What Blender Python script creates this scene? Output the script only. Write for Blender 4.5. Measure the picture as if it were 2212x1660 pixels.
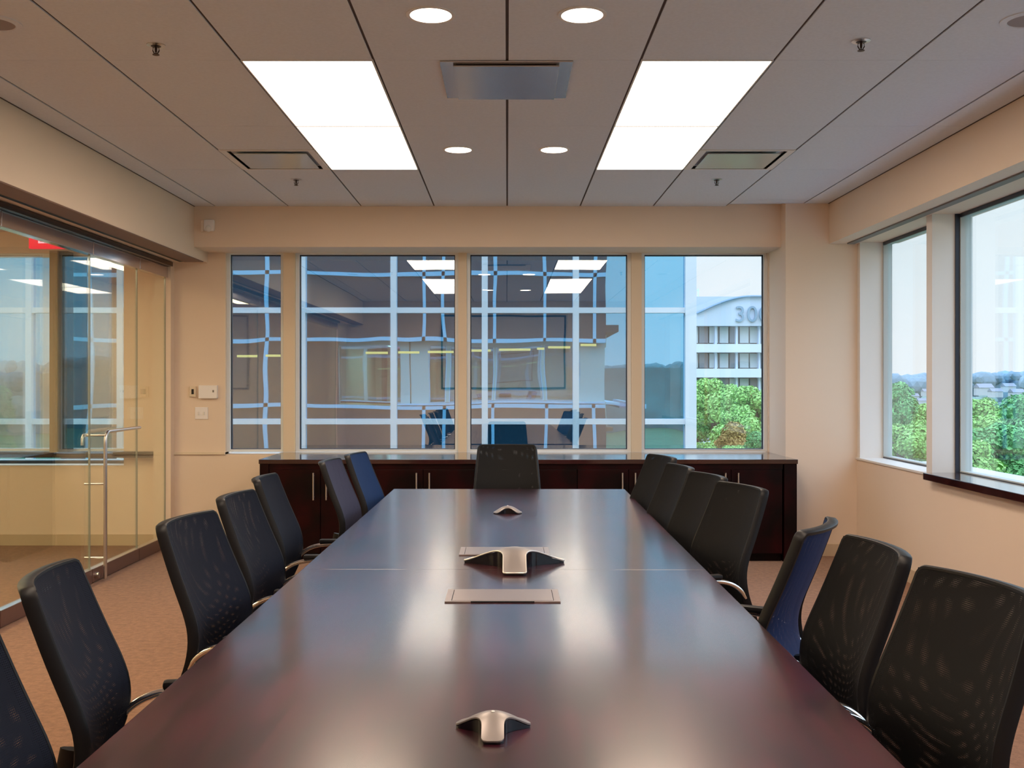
import bpy, bmesh, math, random
from mathutils import Vector, Matrix
random.seed(7)
PI = math.pi
for o in list(bpy.data.objects): bpy.data.objects.remove(o, do_unlink=True)
scene = bpy.context.scene
COL = scene.collection

# ------------------------------------------------------------ camera
F, CX, CY, H = 2246.0, 1095.5, 825.0, 1.435      # focal length (px), vanishing point, eye height
cam = bpy.data.cameras.new('camera'); cam.sensor_width = 36.0; cam.lens = 36.0*F/2212
cam.shift_x = (1106-CX)/2212; cam.shift_y = -(830-CY)/2212
cam.clip_start = 0.05; cam.clip_end = 3000
co = bpy.data.objects.new('camera', cam); COL.objects.link(co)
co.location = (0, 0, H); co.rotation_euler = (PI/2, 0, 0)
scene.camera = co
vs = scene.view_settings
vs.view_transform = 'Standard'; vs.look = 'None'; vs.gamma = 1.0; vs.use_curve_mapping = False
vs.exposure = 0.50

# ------------------------------------------------------------ sky
world = bpy.data.worlds.new('sky'); scene.world = world; world.use_nodes = True
nt = world.node_tree; nt.nodes.clear()
wo = nt.nodes.new('ShaderNodeOutputWorld'); bg = nt.nodes.new('ShaderNodeBackground')
tc = nt.nodes.new('ShaderNodeTexCoord'); sep = nt.nodes.new('ShaderNodeSeparateXYZ')
rp = nt.nodes.new('ShaderNodeValToRGB'); nz = nt.nodes.new('ShaderNodeTexNoise')
mp = nt.nodes.new('ShaderNodeMapping'); mx = nt.nodes.new('ShaderNodeMixRGB')
rp2 = nt.nodes.new('ShaderNodeValToRGB')
nt.links.new(tc.outputs['Generated'], sep.inputs[0]); nt.links.new(sep.outputs['Z'], rp.inputs[0])
e = rp.color_ramp.elements
e[0].position = 0.0; e[0].color = (0.58, 0.60, 0.635, 1)
e[1].position = 0.7; e[1].color = (1.25, 1.6, 2.1, 1)
m_ = e.new(0.17); m_.color = (0.50, 0.585, 0.63, 1); m_ = e.new(0.30); m_.color = (1.05, 1.3, 1.6, 1)
mp.inputs['Scale'].default_value = (2.2, 2.2, 9)
nt.links.new(tc.outputs['Generated'], mp.inputs[0]); nt.links.new(mp.outputs[0], nz.inputs['Vector'])
nz.inputs['Scale'].default_value = 1.6; nz.inputs['Detail'].default_value = 5
nt.links.new(nz.outputs['Fac'], rp2.inputs[0])
rp2.color_ramp.elements[0].position = .42; rp2.color_ramp.elements[0].color = (0, 0, 0, 1)
rp2.color_ramp.elements[1].position = .66; rp2.color_ramp.elements[1].color = (.35, .35, .35, 1)
nt.links.new(rp2.outputs[0], mx.inputs['Fac']); nt.links.new(rp.outputs[0], mx.inputs['Color1'])
mx.inputs['Color2'].default_value = (0.59, 0.605, 0.63, 1)
nt.links.new(mx.outputs[0], bg.inputs['Color']); bg.inputs['Strength'].default_value = 1.30
nt.links.new(bg.outputs[0], wo.inputs[0])

PANEL_L = 8.0        # radiance of the ceiling light panels
DOWN_L = 9.0
LAMP_C = (1.0, 0.79, 0.60)

# ------------------------------------------------------------ materials
def newmat(name):
    m = bpy.data.materials.new(name); m.use_nodes = True
    return m, m.node_tree, m.node_tree.nodes['Principled BSDF']
def mat(name, col, rough=.6, metal=0, bump=0, bscale=200, var=0, vscale=8, coat=0, spec=None, coordobj=True):
    m, nt, p = newmat(name)
    p.inputs['Base Color'].default_value = (*col, 1)
    p.inputs['Roughness'].default_value = rough; p.inputs['Metallic'].default_value = metal
    if coat: p.inputs['Coat Weight'].default_value = coat; p.inputs['Coat Roughness'].default_value = .05
    if spec is not None: p.inputs['Specular IOR Level'].default_value = spec
    tcn = nt.nodes.new('ShaderNodeTexCoord')
    if var:
        n = nt.nodes.new('ShaderNodeTexNoise'); n.inputs['Scale'].default_value = vscale; n.inputs['Detail'].default_value = 6
        nt.links.new(tcn.outputs['Object'], n.inputs['Vector'])
        r = nt.nodes.new('ShaderNodeValToRGB')
        r.color_ramp.elements[0].position = .3; r.color_ramp.elements[1].position = .7
        r.color_ramp.elements[0].color = (*[c*(1-var) for c in col], 1)
        r.color_ramp.elements[1].color = (*[min(1, c*(1+var)) for c in col], 1)
        nt.links.new(n.outputs['Fac'], r.inputs[0]); nt.links.new(r.outputs[0], p.inputs['Base Color'])
    if bump:
        n = nt.nodes.new('ShaderNodeTexNoise'); n.inputs['Scale'].default_value = bscale; n.inputs['Detail'].default_value = 3
        nt.links.new(tcn.outputs['Object'], n.inputs['Vector'])
        b = nt.nodes.new('ShaderNodeBump'); b.inputs['Strength'].default_value = bump; b.inputs['Distance'].default_value = .002
        nt.links.new(n.outputs['Fac'], b.inputs['Height']); nt.links.new(b.outputs[0], p.inputs['Normal'])
    return m
def emis(name, col, s):
    m = bpy.data.materials.new(name); m.use_nodes = True; nt = m.node_tree; nt.nodes.clear()
    o = nt.nodes.new('ShaderNodeOutputMaterial'); em = nt.nodes.new('ShaderNodeEmission')
    em.inputs[0].default_value = (*col, 1); em.inputs[1].default_value = s
    nt.links.new(em.outputs[0], o.inputs[0]); return m
def glass(name, refl, tint, warp=0):
    """thin architectural glass: clear pane with a mirror-like share that grows at grazing angles"""
    m = bpy.data.materials.new(name); m.use_nodes = True; nt = m.node_tree; nt.nodes.clear()
    o = nt.nodes.new('ShaderNodeOutputMaterial'); t = nt.nodes.new('ShaderNodeBsdfTransparent')
    g = nt.nodes.new('ShaderNodeBsdfGlossy'); mixn = nt.nodes.new('ShaderNodeMixShader')
    g.inputs['Roughness'].default_value = 0.0; g.inputs['Color'].default_value = (1, 1, 1, 1)
    t.inputs[0].default_value = (*tint, 1)
    lw = nt.nodes.new('ShaderNodeLayerWeight'); lw.inputs[0].default_value = .5
    pw = nt.nodes.new('ShaderNodeMath'); pw.operation = 'POWER'; pw.inputs[1].default_value = 4
    ma = nt.nodes.new('ShaderNodeMath'); ma.operation = 'MULTIPLY_ADD'; ma.inputs[1].default_value = .8*(1-refl); ma.inputs[2].default_value = refl
    nt.links.new(lw.outputs['Facing'], pw.inputs[0]); nt.links.new(pw.outputs[0], ma.inputs[0])
    nt.links.new(ma.outputs[0], mixn.inputs[0]); nt.links.new(t.outputs[0], mixn.inputs[1]); nt.links.new(g.outputs[0], mixn.inputs[2])
    if warp:
        n = nt.nodes.new('ShaderNodeTexNoise'); n.inputs['Scale'].default_value = .9
        tcn = nt.nodes.new('ShaderNodeTexCoord'); nt.links.new(tcn.outputs['Object'], n.inputs['Vector'])
        b = nt.nodes.new('ShaderNodeBump'); b.inputs['Strength'].default_value = warp; b.inputs['Distance'].default_value = .02
        nt.links.new(n.outputs['Fac'], b.inputs['Height']); nt.links.new(b.outputs[0], g.inputs['Normal'])
    nt.links.new(mixn.outputs[0], o.inputs[0]); return m
def wood(name, c1, c2, rough, coat, sx=1.2, sy=14, bump=0.02):
    m, nt, p = newmat(name)
    tcn = nt.nodes.new('ShaderNodeTexCoord'); mpn = nt.nodes.new('ShaderNodeMapping')
    mpn.inputs['Scale'].default_value = (sy, sx, sy)
    nt.links.new(tcn.outputs['Object'], mpn.inputs[0])
    n = nt.nodes.new('ShaderNodeTexNoise'); n.inputs['Scale'].default_value = 1.5; n.inputs['Detail'].default_value = 8; n.inputs['Distortion'].default_value = .6
    nt.links.new(mpn.outputs[0], n.inputs['Vector'])
    n2 = nt.nodes.new('ShaderNodeTexNoise'); n2.inputs['Scale'].default_value = 2.5; n2.inputs['Detail'].default_value = 4
    nt.links.new(tcn.outputs['Object'], n2.inputs['Vector'])
    ad = nt.nodes.new('ShaderNodeMath'); ad.operation = 'MULTIPLY'
    nt.links.new(n.outputs['Fac'], ad.inputs[0]); nt.links.new(n2.outputs['Fac'], ad.inputs[1])
    r = nt.nodes.new('ShaderNodeValToRGB'); r.color_ramp.elements[0].position = .15; r.color_ramp.elements[1].position = .4
    r.color_ramp.elements[0].color = (*c1, 1); r.color_ramp.elements[1].color = (*c2, 1)
    nt.links.new(ad.outputs[0], r.inputs[0]); nt.links.new(r.outputs[0], p.inputs['Base Color'])
    p.inputs['Roughness'].default_value = rough
    p.inputs['Coat Weight'].default_value = coat; p.inputs['Coat Roughness'].default_value = .12
    b = nt.nodes.new('ShaderNodeBump'); b.inputs['Strength'].default_value = bump; b.inputs['Distance'].default_value = .001
    nt.links.new(n.outputs['Fac'], b.inputs['Height']); nt.links.new(b.outputs[0], p.inputs['Normal'])
    return m

M = {}
M['wall'] = mat('wall_paint', (.80, .66, .535), .75, bump=.15, bscale=350)
M['ceil'] = mat('ceiling_tile', (.74, .79, .87), .9, bump=.3, bscale=500, var=.03, vscale=60)
M['reveal'] = mat('ceiling_reveal', (.10, .075, .07), .8)
M['white'] = mat('white_trim', (.80, .78, .76), .45)
M['frame'] = mat('window_frame_paint', (.74, .62, .47), .5)
M['dkframe'] = mat('dark_gasket', (.02, .025, .045), .4)
M['rframe'] = mat('grey_window_frame', (.50, .54, .54), .45)
M['outframe'] = mat('white_mullion', (.78, .82, .86), .45)
M['base'] = mat('vinyl_base', (.58, .46, .33), .5)
M['table'] = wood('mahogany_table', (.012, .002, .005), (.056, .008, .018), .25, .4)
M['cab'] = wood('mahogany_cabinet', (.0025, .0001, .0004), (.020, .0003, .0014), .42, .0, sx=14, sy=3)
M['cab'].node_tree.nodes['Principled BSDF'].inputs['Specular IOR Level'].default_value = .15
M['cabtop'] = wood('mahogany_worktop', (.018, .005, .006), (.05, .014, .014), .10, .6, sx=8, sy=2)
M['steel'] = mat('brushed_steel', (.66, .64, .64), .28, 1)
M['chrome'] = mat('chrome', (.85, .85, .86), .08, 1)
M['bronze'] = mat('anodised_rail', (.62, .58, .60), .16, 1)
M['dkbronze'] = mat('dark_rail', (.10, .075, .07), .3, 1)
M['brownrail'] = mat('brown_rail', (.16, .09, .075), .35, .3)
M['blackp'] = mat('black_plastic', (.006, .006, .008), .45, spec=.25)
M['seatf'] = mat('seat_fabric', (.016, .017, .022), .85, bump=.4, bscale=900)
M['champ'] = mat('champagne_metal', (.27, .24, .235), .38, .6)
M['gloss_black'] = mat('gloss_black', (.006, .006, .010), .12)
M['plate'] = mat('table_plate', (.36, .29, .27), .32, .7)
M['plast'] = mat('white_plastic', (.86, .83, .84), .4)
M['panel'] = emis('lamp_diffuser', LAMP_C, PANEL_L)
M['cpanel'] = emis('corridor_fill_glow', (1.0, .74, .46), 11)
M['down'] = emis('downlight_lens', LAMP_C, DOWN_L)
M['glassb'] = glass('coated_glass', .25, (.86, .95, .985), .05)
M['glassc'] = glass('lightly_coated_glass', .09, (.96, .985, .995), .05)
M['glassr'] = glass('clear_glass', .03, (.95, .985, .99))
M['glassd'] = glass('door_glass', .075, (.87, .92, .86))
M['edge'] = mat('glass_edge', (.26, .28, .23), .15)
M['dash'] = emis('lamp_reflection_glow', (.80, .78, .30), .9)
M['exitred'] = emis('exit_sign_red', (1.0, .005, .03), 1.0)
M['exitw'] = emis('exit_sign_letters', (1.0, .45, .55), 1.3)
M['screen'] = mat('projection_screen', (.58, .54, .55), .9)
M['sspeaker'] = mat('speaker_grille', (.33, .29, .29), .7)
M['trunk'] = mat('bark', (.10, .07, .05), .9)
def carpet():
    m, nt, p = newmat('carpet')
    tcn = nt.nodes.new('ShaderNodeTexCoord')
    n = nt.nodes.new('ShaderNodeTexNoise'); n.inputs['Scale'].default_value = 26; n.inputs['Detail'].default_value = 8; n.inputs['Roughness'].default_value = .75
    nt.links.new(tcn.outputs['Object'], n.inputs['Vector'])
    r = nt.nodes.new('ShaderNodeValToRGB'); r.color_ramp.elements[0].position = .36; r.color_ramp.elements[1].position = .64
    r.color_ramp.elements[0].color = (.19, .088, .046, 1); r.color_ramp.elements[1].color = (.33, .165, .090, 1)
    nt.links.new(n.outputs['Fac'], r.inputs[0]); nt.links.new(r.outputs[0], p.inputs['Base Color'])
    n2 = nt.nodes.new('ShaderNodeTexNoise'); n2.inputs['Scale'].default_value = 260; n2.inputs['Detail'].default_value = 2
    nt.links.new(tcn.outputs['Object'], n2.inputs['Vector'])
    b = nt.nodes.new('ShaderNodeBump'); b.inputs['Strength'].default_value = .6; b.inputs['Distance'].default_value = .004
    nt.links.new(n2.outputs['Fac'], b.inputs['Height']); nt.links.new(b.outputs[0], p.inputs['Normal'])
    p.inputs['Roughness'].default_value = .95; p.inputs['Sheen Weight'].default_value = .15
    return m
M['carpet'] = carpet()
def meshmat(name, col):
    """woven chair mesh: opaque black threads with open gaps between them"""
    m = bpy.data.materials.new(name); m.use_nodes = True; nt = m.node_tree
    p = nt.nodes['Principled BSDF']; o = nt.nodes['Material Output']
    p.inputs['Base Color'].default_value = (*col, 1); p.inputs['Roughness'].default_value = .7
    p.inputs['Specular IOR Level'].default_value = .15
    t = nt.nodes.new('ShaderNodeBsdfTransparent'); mixn = nt.nodes.new('ShaderNodeMixShader')
    uv = nt.nodes.new('ShaderNodeUVMap'); uv.uv_map = 'UVMap'
    sp = nt.nodes.new('ShaderNodeSeparateXYZ'); nt.links.new(uv.outputs[0], sp.inputs[0])
    def thread(sock, freq):
        a = nt.nodes.new('ShaderNodeMath'); a.operation = 'MULTIPLY'; a.inputs[1].default_value = freq; nt.links.new(sock, a.inputs[0])
        s = nt.nodes.new('ShaderNodeMath'); s.operation = 'SINE'; nt.links.new(a.outputs[0], s.inputs[0])
        c = nt.nodes.new('ShaderNodeMath'); c.operation = 'GREATER_THAN'; c.inputs[1].default_value = .58; nt.links.new(s.outputs[0], c.inputs[0])
        return c
    a = thread(sp.outputs[0], 2*PI/.0040); b = thread(sp.outputs[1], 2*PI/.0040)
    ml = nt.nodes.new('ShaderNodeMath'); ml.operation = 'MULTIPLY'; nt.links.new(a.outputs[0], ml.inputs[0]); nt.links.new(b.outputs[0], ml.inputs[1])
    nt.links.new(ml.outputs[0], mixn.inputs[0]); nt.links.new(p.outputs[0], mixn.inputs[1]); nt.links.new(t.outputs[0], mixn.inputs[2])
    nt.links.new(mixn.outputs[0], o.inputs[0]); return m
M['mesh'] = meshmat('chair_mesh_windowlit', (.006, .009, .021))  # bluish window light on the left row is mixed into this base colour
M['mesh_dark'] = meshmat('chair_mesh_black', (.007, .007, .008))
M['mesh_blue'] = meshmat('chair_mesh_blue', (.010, .032, .110))
M['mesh_grey'] = meshmat('chair_mesh_slate', (.040, .044, .085))

# ------------------------------------------------------------ mesh helpers
class MB:
    def __init__(s): s.bm = bmesh.new()
    def box(s, x0, x1, y0, y1, z0, z1, bev=0):
        b = bmesh.new() if bev else s.bm
        r = bmesh.ops.create_cube(b, size=1)
        for v in r['verts']:
            v.co = Vector(((x0+x1)/2+v.co.x*(x1-x0), (y0+y1)/2+v.co.y*(y1-y0), (z0+z1)/2+v.co.z*(z1-z0)))
        if bev:
            bmesh.ops.bevel(b, geom=list(b.edges), offset=bev, segments=2, affect='EDGES', profile=.6)
            s.merge(b)
        return s
    def merge(s, b):
        me = bpy.data.meshes.new('tmp'); b.to_mesh(me); b.free(); s.bm.from_mesh(me); bpy.data.meshes.remove(me)
    def cyl(s, p0, p1, r0, r1=None, n=20, caps=True):
        r1 = r0 if r1 is None else r1
        p0, p1 = Vector(p0), Vector(p1); d = (p1-p0)
        q = d.to_track_quat('Z', 'Y').to_matrix().to_4x4()
        bmesh.ops.create_cone(s.bm, cap_ends=caps, segments=n, radius1=r0, radius2=r1, depth=d.length,
                              matrix=Matrix.Translation((p0+p1)/2) @ q)
        return s
    def sph(s, c, r, sc=(1, 1, 1), n=16):
        res = bmesh.ops.create_uvsphere(s.bm, u_segments=n, v_segments=max(6, n//2), radius=r)
        for v in res['verts']: v.co = Vector((v.co.x*sc[0], v.co.y*sc[1], v.co.z*sc[2])) + Vector(c)
        return s
    def tube(s, pts, r, n=10, sx=1.0, up=(0, 0, 1)):
        """sweep an ellipse (r*sx by r) along a smooth polyline"""
        pts = [Vector(p) for p in pts]; rings = []
        for i, p in enumerate(pts):
            t = (pts[min(i+1, len(pts)-1)]-pts[max(i-1, 0)]).normalized()
            a = Vector(up).cross(t)
            if a.length < 1e-3: a = Vector((1, 0, 0)).cross(t)
            a.normalize(); b = t.cross(a)
            rings.append([s.bm.verts.new(p+a*math.cos(2*PI*k/n)*r*sx+b*math.sin(2*PI*k/n)*r) for k in range(n)])
        for A, B in zip(rings, rings[1:]):
            for k in range(n): s.bm.faces.new((A[k], A[(k+1) % n], B[(k+1) % n], B[k]))
        s.bm.faces.new(rings[0][::-1]); s.bm.faces.new(rings[-1]); return s
    def lathe(s, prof, c=(0, 0, 0), n=32, close=False):
        rings = []
        for (r, z) in prof:
            rings.append([s.bm.verts.new((c[0]+r*math.cos(2*PI*k/n), c[1]+r*math.sin(2*PI*k/n), c[2]+z)) for k in range(n)])
        for A, B in zip(rings, rings[1:]):
            for k in range(n): s.bm.faces.new((A[k], A[(k+1) % n], B[(k+1) % n], B[k]))
        if prof[0][0] > 0: s.bm.faces.new(rings[0][::-1])
        if prof[-1][0] > 0: s.bm.faces.new(rings[-1])
        return s
    def build(s, name, m, parent=None, smooth=False, loc=None, rz=0):
        bm = s.bm
        bmesh.ops.remove_doubles(bm, verts=bm.verts, dist=1e-6)
        bmesh.ops.recalc_face_normals(bm, faces=bm.faces)
        me = bpy.data.meshes.new(name); bm.to_mesh(me); bm.free()
        me.materials.append(m)
        if smooth:
            me.polygons.foreach_set('use_smooth', [True]*len(me.polygons))
            try: me.set_sharp_from_angle(angle=math.radians(40))
            except Exception: pass
        o = bpy.data.objects.new(name, me); COL.objects.link(o)
        if parent is not None: o.parent = parent
        if loc is not None: o.location = loc
        if rz: o.rotation_euler.z = rz
        return o
def B(name, m, x0, x1, y0, y1, z0, z1, parent=None, bev=0):
    return MB().box(x0, x1, y0, y1, z0, z1, bev).build(name, m, parent)
def empty(name, loc=(0, 0, 0), rz=0):
    o = bpy.data.objects.new(name, None); COL.objects.link(o); o.location = loc; o.rotation_euler.z = rz
    o.empty_display_size = .1; return o
def tag(o, label=None, cat=None, group=None, kind=None):
    if label: o['label'] = label
    if cat: o['category'] = cat
    if group: o['group'] = group
    if kind: o['kind'] = kind
    return o
def struct(o, label=None, cat=None): return tag(o, label, cat, kind='structure')
def kids(o): return [c for c in bpy.data.objects if c.parent == o]
def copy_tree(o, parent=None):
    c = o.copy(); COL.objects.link(c); c.parent = parent
    for ch in kids(o): copy_tree(ch, c)
    return c
def X(px, d): return (px-CX)*d/F
def Z(py, d): return H-(py-CY)*d/F

# ------------------------------------------------------------ room shell
CE = H+1.468            # ceiling height 2.903
XL, XR, YB, YF = -2.962, 2.88, 9.10, -.60
SX0, SX1 = -2.62, 2.65  # faces of the side soffits
SY = 8.70               # face of the back soffit
SILL, HEAD = .819, 2.565
GX = 3.10               # glass plane right
CORX = -5.3             # corridor far wall

struct(B('floor', M['carpet'], CORX, GX+.2, YF-.1, YB+.3, -.12, 0), 'orange-brown carpet floor of the meeting room and corridor', 'floor')
# ceiling : backing + tiles of 0.61 x 1.22 with dark reveals
holes = []
def inhole(x, y): return any(a < x < b and c < y < d for a, b, c, d in holes)
rows = [4.744+1.22*k for k in range(-5, 5)]
LIGHTS = [(-1.22, -.61), (.61, 1.22)]
lightcells = []
for (a, b) in LIGHTS:
    for y0 in (4.744, 5.964, 4.744-3*1.22, 4.744-2*1.22):
        lightcells.append((a, b, y0, y0+1.22)); holes.append((a, b, y0, y0+1.22))
diffs = [(-1.83, -1.22, 6.574, 7.184), (1.22, 1.83, 6.574, 7.184)]
tl = MB()
xs = [SX0]+[.61*k for k in range(-4, 5)]+[SX1]
for x0, x1 in zip(xs, xs[1:]):
    for y0 in rows:
        y1 = min(y0+1.22, SY if x1 < 2.2 else 8.56); ya = max(y0, YF)
        if ya >= y1-.02: continue
        if inhole((x0+x1)/2, (ya+y1)/2): continue
        g = .0065; gy = .0012
        for (da, db, dc, dd) in diffs:
            if abs(x0-da) < .01 and ya < dc and y1 >= dd-.02: y1 = dc
        tl.box(x0+g, x1-g, ya+gy, y1-gy, CE, CE+.018)
tl.box(SX0, SX1, YF, 8.9, CE+.019, CE+.021)
ceil = struct(tl.build('ceiling', M['ceil']), 'suspended ceiling of long mineral tiles with dark reveals', 'ceiling')
g = MB()
for k in range(-4, 5):
    g.box(.61*k-.0075, .61*k+.0075, YF, SY-.001, CE+.006, CE+.012)
g.box(SX0-.001, SX0+.009, YF, SY, CE-.002, CE+.012); g.box(SX1-.009, SX1+.001, YF, 8.56, CE-.002, CE+.012)
g.build('ceiling_grid', M['reveal'], ceil)
B('roof_slab', M['reveal'], CORX-.2, GX+.4, YF-.3, YB+.32, CE+.09, CE+.3, ceil)

# back wall
w = MB()
w.box(XL-.06, GX+.012, YB, YB+.2, 0, SILL-.02)                         # below sill
w.box(XL-.06, X(487, YB), YB, YB+.2, SILL-.02, HEAD)                 # left pier
w.box(XL-.06, GX+.012, YB, YB+.2, HEAD, CE+.05)
w.box(SX0, XR, SY, YB, HEAD-.002, CE+.05)                            # soffit
w.box(X(1660, YB), GX+.012, YB, YB+.2, SILL-.02, HEAD)
struct(w.build('wall_back', M['wall']), 'beige back wall with window band and soffit above', 'wall')
struct(B('wall_column', M['wall'], X(1697, 8.56), GX+.012, 8.56, YB, 0, CE+.05), 'broad beige column in the right back corner', 'wall')
s = MB(); s.box(XL, X(487, YB)+.0, YB-.018, YB+.1, SILL-.022, SILL, .003)
struct(s.build('trim_1', M['frame']), 'narrow sill strip left of the back windows', 'trim')
# left soffit + glass wall surroundings
w = MB(); w.box(SX0-.02, SX0, YF, YB-.001, 2.475, CE+.05); w.box(XL-.12, SX0-.02, YF, YB-.001, 2.475, 2.50)
w.box(XL-.12, XL-.08, YF, YB-.001, 2.47, CE+.05)
w.box(XL-.10, XL+.05, 9.0, YB, 0, 2.475)                             # jamb at the end of the glass
w.box(XL-.10, XL+.03, YF, .4, 0, 2.475)
struct(w.build('wall_left', M['wall']), 'beige soffit above the glass partition on the left', 'wall')
struct(B('trim_2', mat('brown_shade_strip', (.23, .14, .11), .6), SX0-.17, SX0-.003, YF, 8.98, 2.468, 2.475), 'brown strip painting the shade under the left soffit', 'trim')  # shade of the soffit's underside, put in as a brown strip
struct(B('trim_16', M['blackp'], SX0-.21, SX0-.17, YF, 8.98, 2.470, 2.4755), 'dark slot beside the brown strip', 'trim')
# rear wall
struct(B('wall_front', M['wall'], CORX, GX+.2, YF-.1, YF, 0, CE+.05), 'beige wall behind the camera', 'wall')
# right wall
posts = [(7.06, 7.127+.03), (3.2, 3.4)]
w = MB()
w.box(XR, GX+.12, YF, 8.56, 0, .80)
w.box(XR, GX+.12, YF, 8.56, 2.575, CE+.05)
w.box(SX1, XR, YF, 8.56, 2.57, CE+.05)
w.box(XR, GX+.12, YF, 0.0, .80, 2.575)
w.box(XR, GX+.12, 3.2, 3.42, .80, 2.575)
struct(w.build('wall_right', M['wall']), 'beige right wall with soffit over the windows', 'wall')
struct(B('trim_3', M['white'], XR+.004, GX, 8.50, 8.56, .805, 2.574), 'white reveal beside the column', 'trim')
struct(B('trim_4', M['white'], XR-.012, GX, 7.16, 8.56, .795, .812, bev=.003), 'white sill under the first right window', 'trim')
p = MB(); p.box(2.885, GX+.06, 7.06, 7.155, .80, 2.575, .002)
struct(p.build('trim_5', M['white']), 'pale post between the right windows', 'trim')
struct(B('trim_6', mat('slot_grey', (.22, .21, .20), .6), SX1+.13, SX1+.19, YF+.02, 8.5, 2.560, 2.569), 'dark blind slot under the right soffit', 'trim')
# corridor
w = MB()
w.box(CORX-.1, CORX, YF, YB+.1, 0, 2.75)
w.box(X(270, 9.15), XL-.10, 9.12, 9.32, 0, 2.75)
w.box(CORX, X(270, 9.15), 9.12, 9.32, 0, .70)
w.box(CORX, X(270, 9.15), 9.12, 9.32, HEAD, 2.95)
struct(w.build('wall_corridor', M['wall']), 'beige corridor end wall seen through the glass', 'wall')
w = MB(); w.box(CORX-.1, XL-.12, YF, YB+.1, 2.75, 2.80)
struct(w.build('ceiling_corridor', mat('corridor_ceiling', (.55, .34, .25), .9)), 'brown ceiling of the corridor', 'ceiling')
struct(B('trim_7', M['blackp'], CORX, XL-.11, 9.02, 9.13, .775, .825, bev=.004), 'dark ledge under the corridor window', 'trim')
struct(B('trim_8', M['base'], CORX, XL-.11, 9.105, 9.12, 0, .095), 'base strip of the corridor end wall', 'trim')
struct(MB().box(-3.94, -3.87, 8.95, 9.11, .825, HEAD).build('trim_9', mat('corridor_post', (.26, .20, .11), .6)), 'brown post in the corridor window', 'trim')
struct(MB().box(-3.87, -3.80, 8.98, 9.11, .825, HEAD).build('trim_17', mat('post_dark_half', (.03, .03, .025), .6)), 'dark half of the brown corridor post', 'trim')  # dark half of the same two-tone post
lf = B('corridor_fill_light', M['cpanel'], -4.5, -3.9, 1.0, 7.4, 2.738, 2.745)  # unseen glowing panel, added to brighten the corridor
tag(lf, 'long glowing panel added to light the corridor, out of direct view', 'ceiling light')
# baseboards
struct(B('baseboard_back', M['base'], XL+.05, -1.98, YB-.013, YB, 0, .1), 'base strip along the back wall', 'baseboard')
struct(B('baseboard_column', M['base'], X(1697, 8.56), XR, 8.547, 8.56, 0, .1), 'base strip of the column', 'baseboard')
struct(B('baseboard_right', M['base'], XR-.013, XR, YF, 8.547, 0, .1), 'base strip along the right wall', 'baseboard')

# back windows: posts, frames and panes
post_px = [(612, 637), (990, 1008), (1364, 1386)]
p = MB()
for a, b in post_px: p.box(X(a, YB), X(b, YB), YB, YB+.16, SILL, HEAD)
struct(p.build('trim_10', M['frame']), 'beige posts between the back windows', 'trim')
edges = [487]+[v for pr in post_px for v in pr]+[1660]
for i in range(4):
    x0, x1 = X(edges[2*i], YB), X(edges[2*i+1], YB)
    f = MB(); t = .03
    y0, y1 = YB+.04, YB+.13
    f.box(x0, x0+t, y0, y1, SILL, HEAD); f.box(x1-t, x1, y0, y1, SILL, HEAD)
    f.box(x0+t, x1-t, y0, y1, SILL, SILL+.02); f.box(x0+t, x1-t, y0, y1, HEAD-.012, HEAD)
    fo = struct(f.build('window_%d' % (i+1), M['outframe']), ['narrow left pane', 'broad pane left of centre', 'broad centre pane', 'right pane with the outside view'][i]+' of the back window band', 'window')
    gk = MB(); q = .008
    gk.box(x0+t, x0+t+q, YB+.07, YB+.1, SILL+.02, HEAD-.012); gk.box(x1-t-q, x1-t, YB+.07, YB+.1, SILL+.02, HEAD-.012)
    gk.box(x0+t, x1-t, YB+.07, YB+.1, HEAD-.022, HEAD-.012); gk.box(x0+t, x1-t, YB+.07, YB+.1, SILL+.02, SILL+.026)
    gk.build('gasket', M['dkframe'], fo)
    B('pane', M['glassb' if i < 3 else 'glassc'], x0+t+q, x1-t-q, YB+.08, YB+.09, SILL+.026, HEAD-.022, fo)
# right windows
for i, (d0, d1) in enumerate([(7.155, 8.50), (3.42, 7.06), (0.0, 3.2)]):
    f = MB(); t = .022
    f.box(GX-.03, GX+.04, d0, d0+t, .812, 2.574); f.box(GX-.03, GX+.04, d1-t, d1, .812, 2.574)
    f.box(GX-.03, GX+.04, d0+t, d1-t, .812, .83); f.box(GX-.03, GX+.04, d0+t, d1-t, 2.555, 2.574)
    fo = struct(f.build('window_%d' % (5+i), M['rframe']), 'tall window %s in the right wall' % ['beside the column', 'over the dark ledge', 'nearest the camera'][i], 'window')
    gk = MB(); gk.box(GX-.034, GX-.022, d0+t, d1-t, 2.548, 2.5739); gk.box(GX-.034, GX-.022, d0+t, d1-t, .8121, .822)
    if i: gk.box(GX-.06, GX-.031, d1-.012, d1-.0005, .812, 2.574)
    gk.build('gasket', M['dkframe'], fo)
    B('pane', M['glassr'], GX, GX+.01, d0+t, d1-t, .83, 2.555, fo)
# corridor window
f = MB(); x0, x1 = CORX, X(270, 9.15)
f.box(x0, x1, 9.16, 9.24, .825, .845); f.box(x0, x1, 9.16, 9.24, HEAD-.03, HEAD); f.box(x1-.012, x1, 9.16, 9.24, .845, HEAD-.03)
fo = struct(f.build('window_8', M['outframe']), 'corridor window beyond the glass partition', 'window')
B('pane', M['glassb'], x0, x1-.012, 9.2, 9.21, .845, HEAD-.03, fo)

# black ledge at the right window
lg = MB(); lg.box(2.815, GX-.03, YF+.02, 7.04, .772, .819, .004)
tag(lg.build('window_ledge', M['cabtop']), 'dark wooden ledge running under the large right window', 'ledge')

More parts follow.
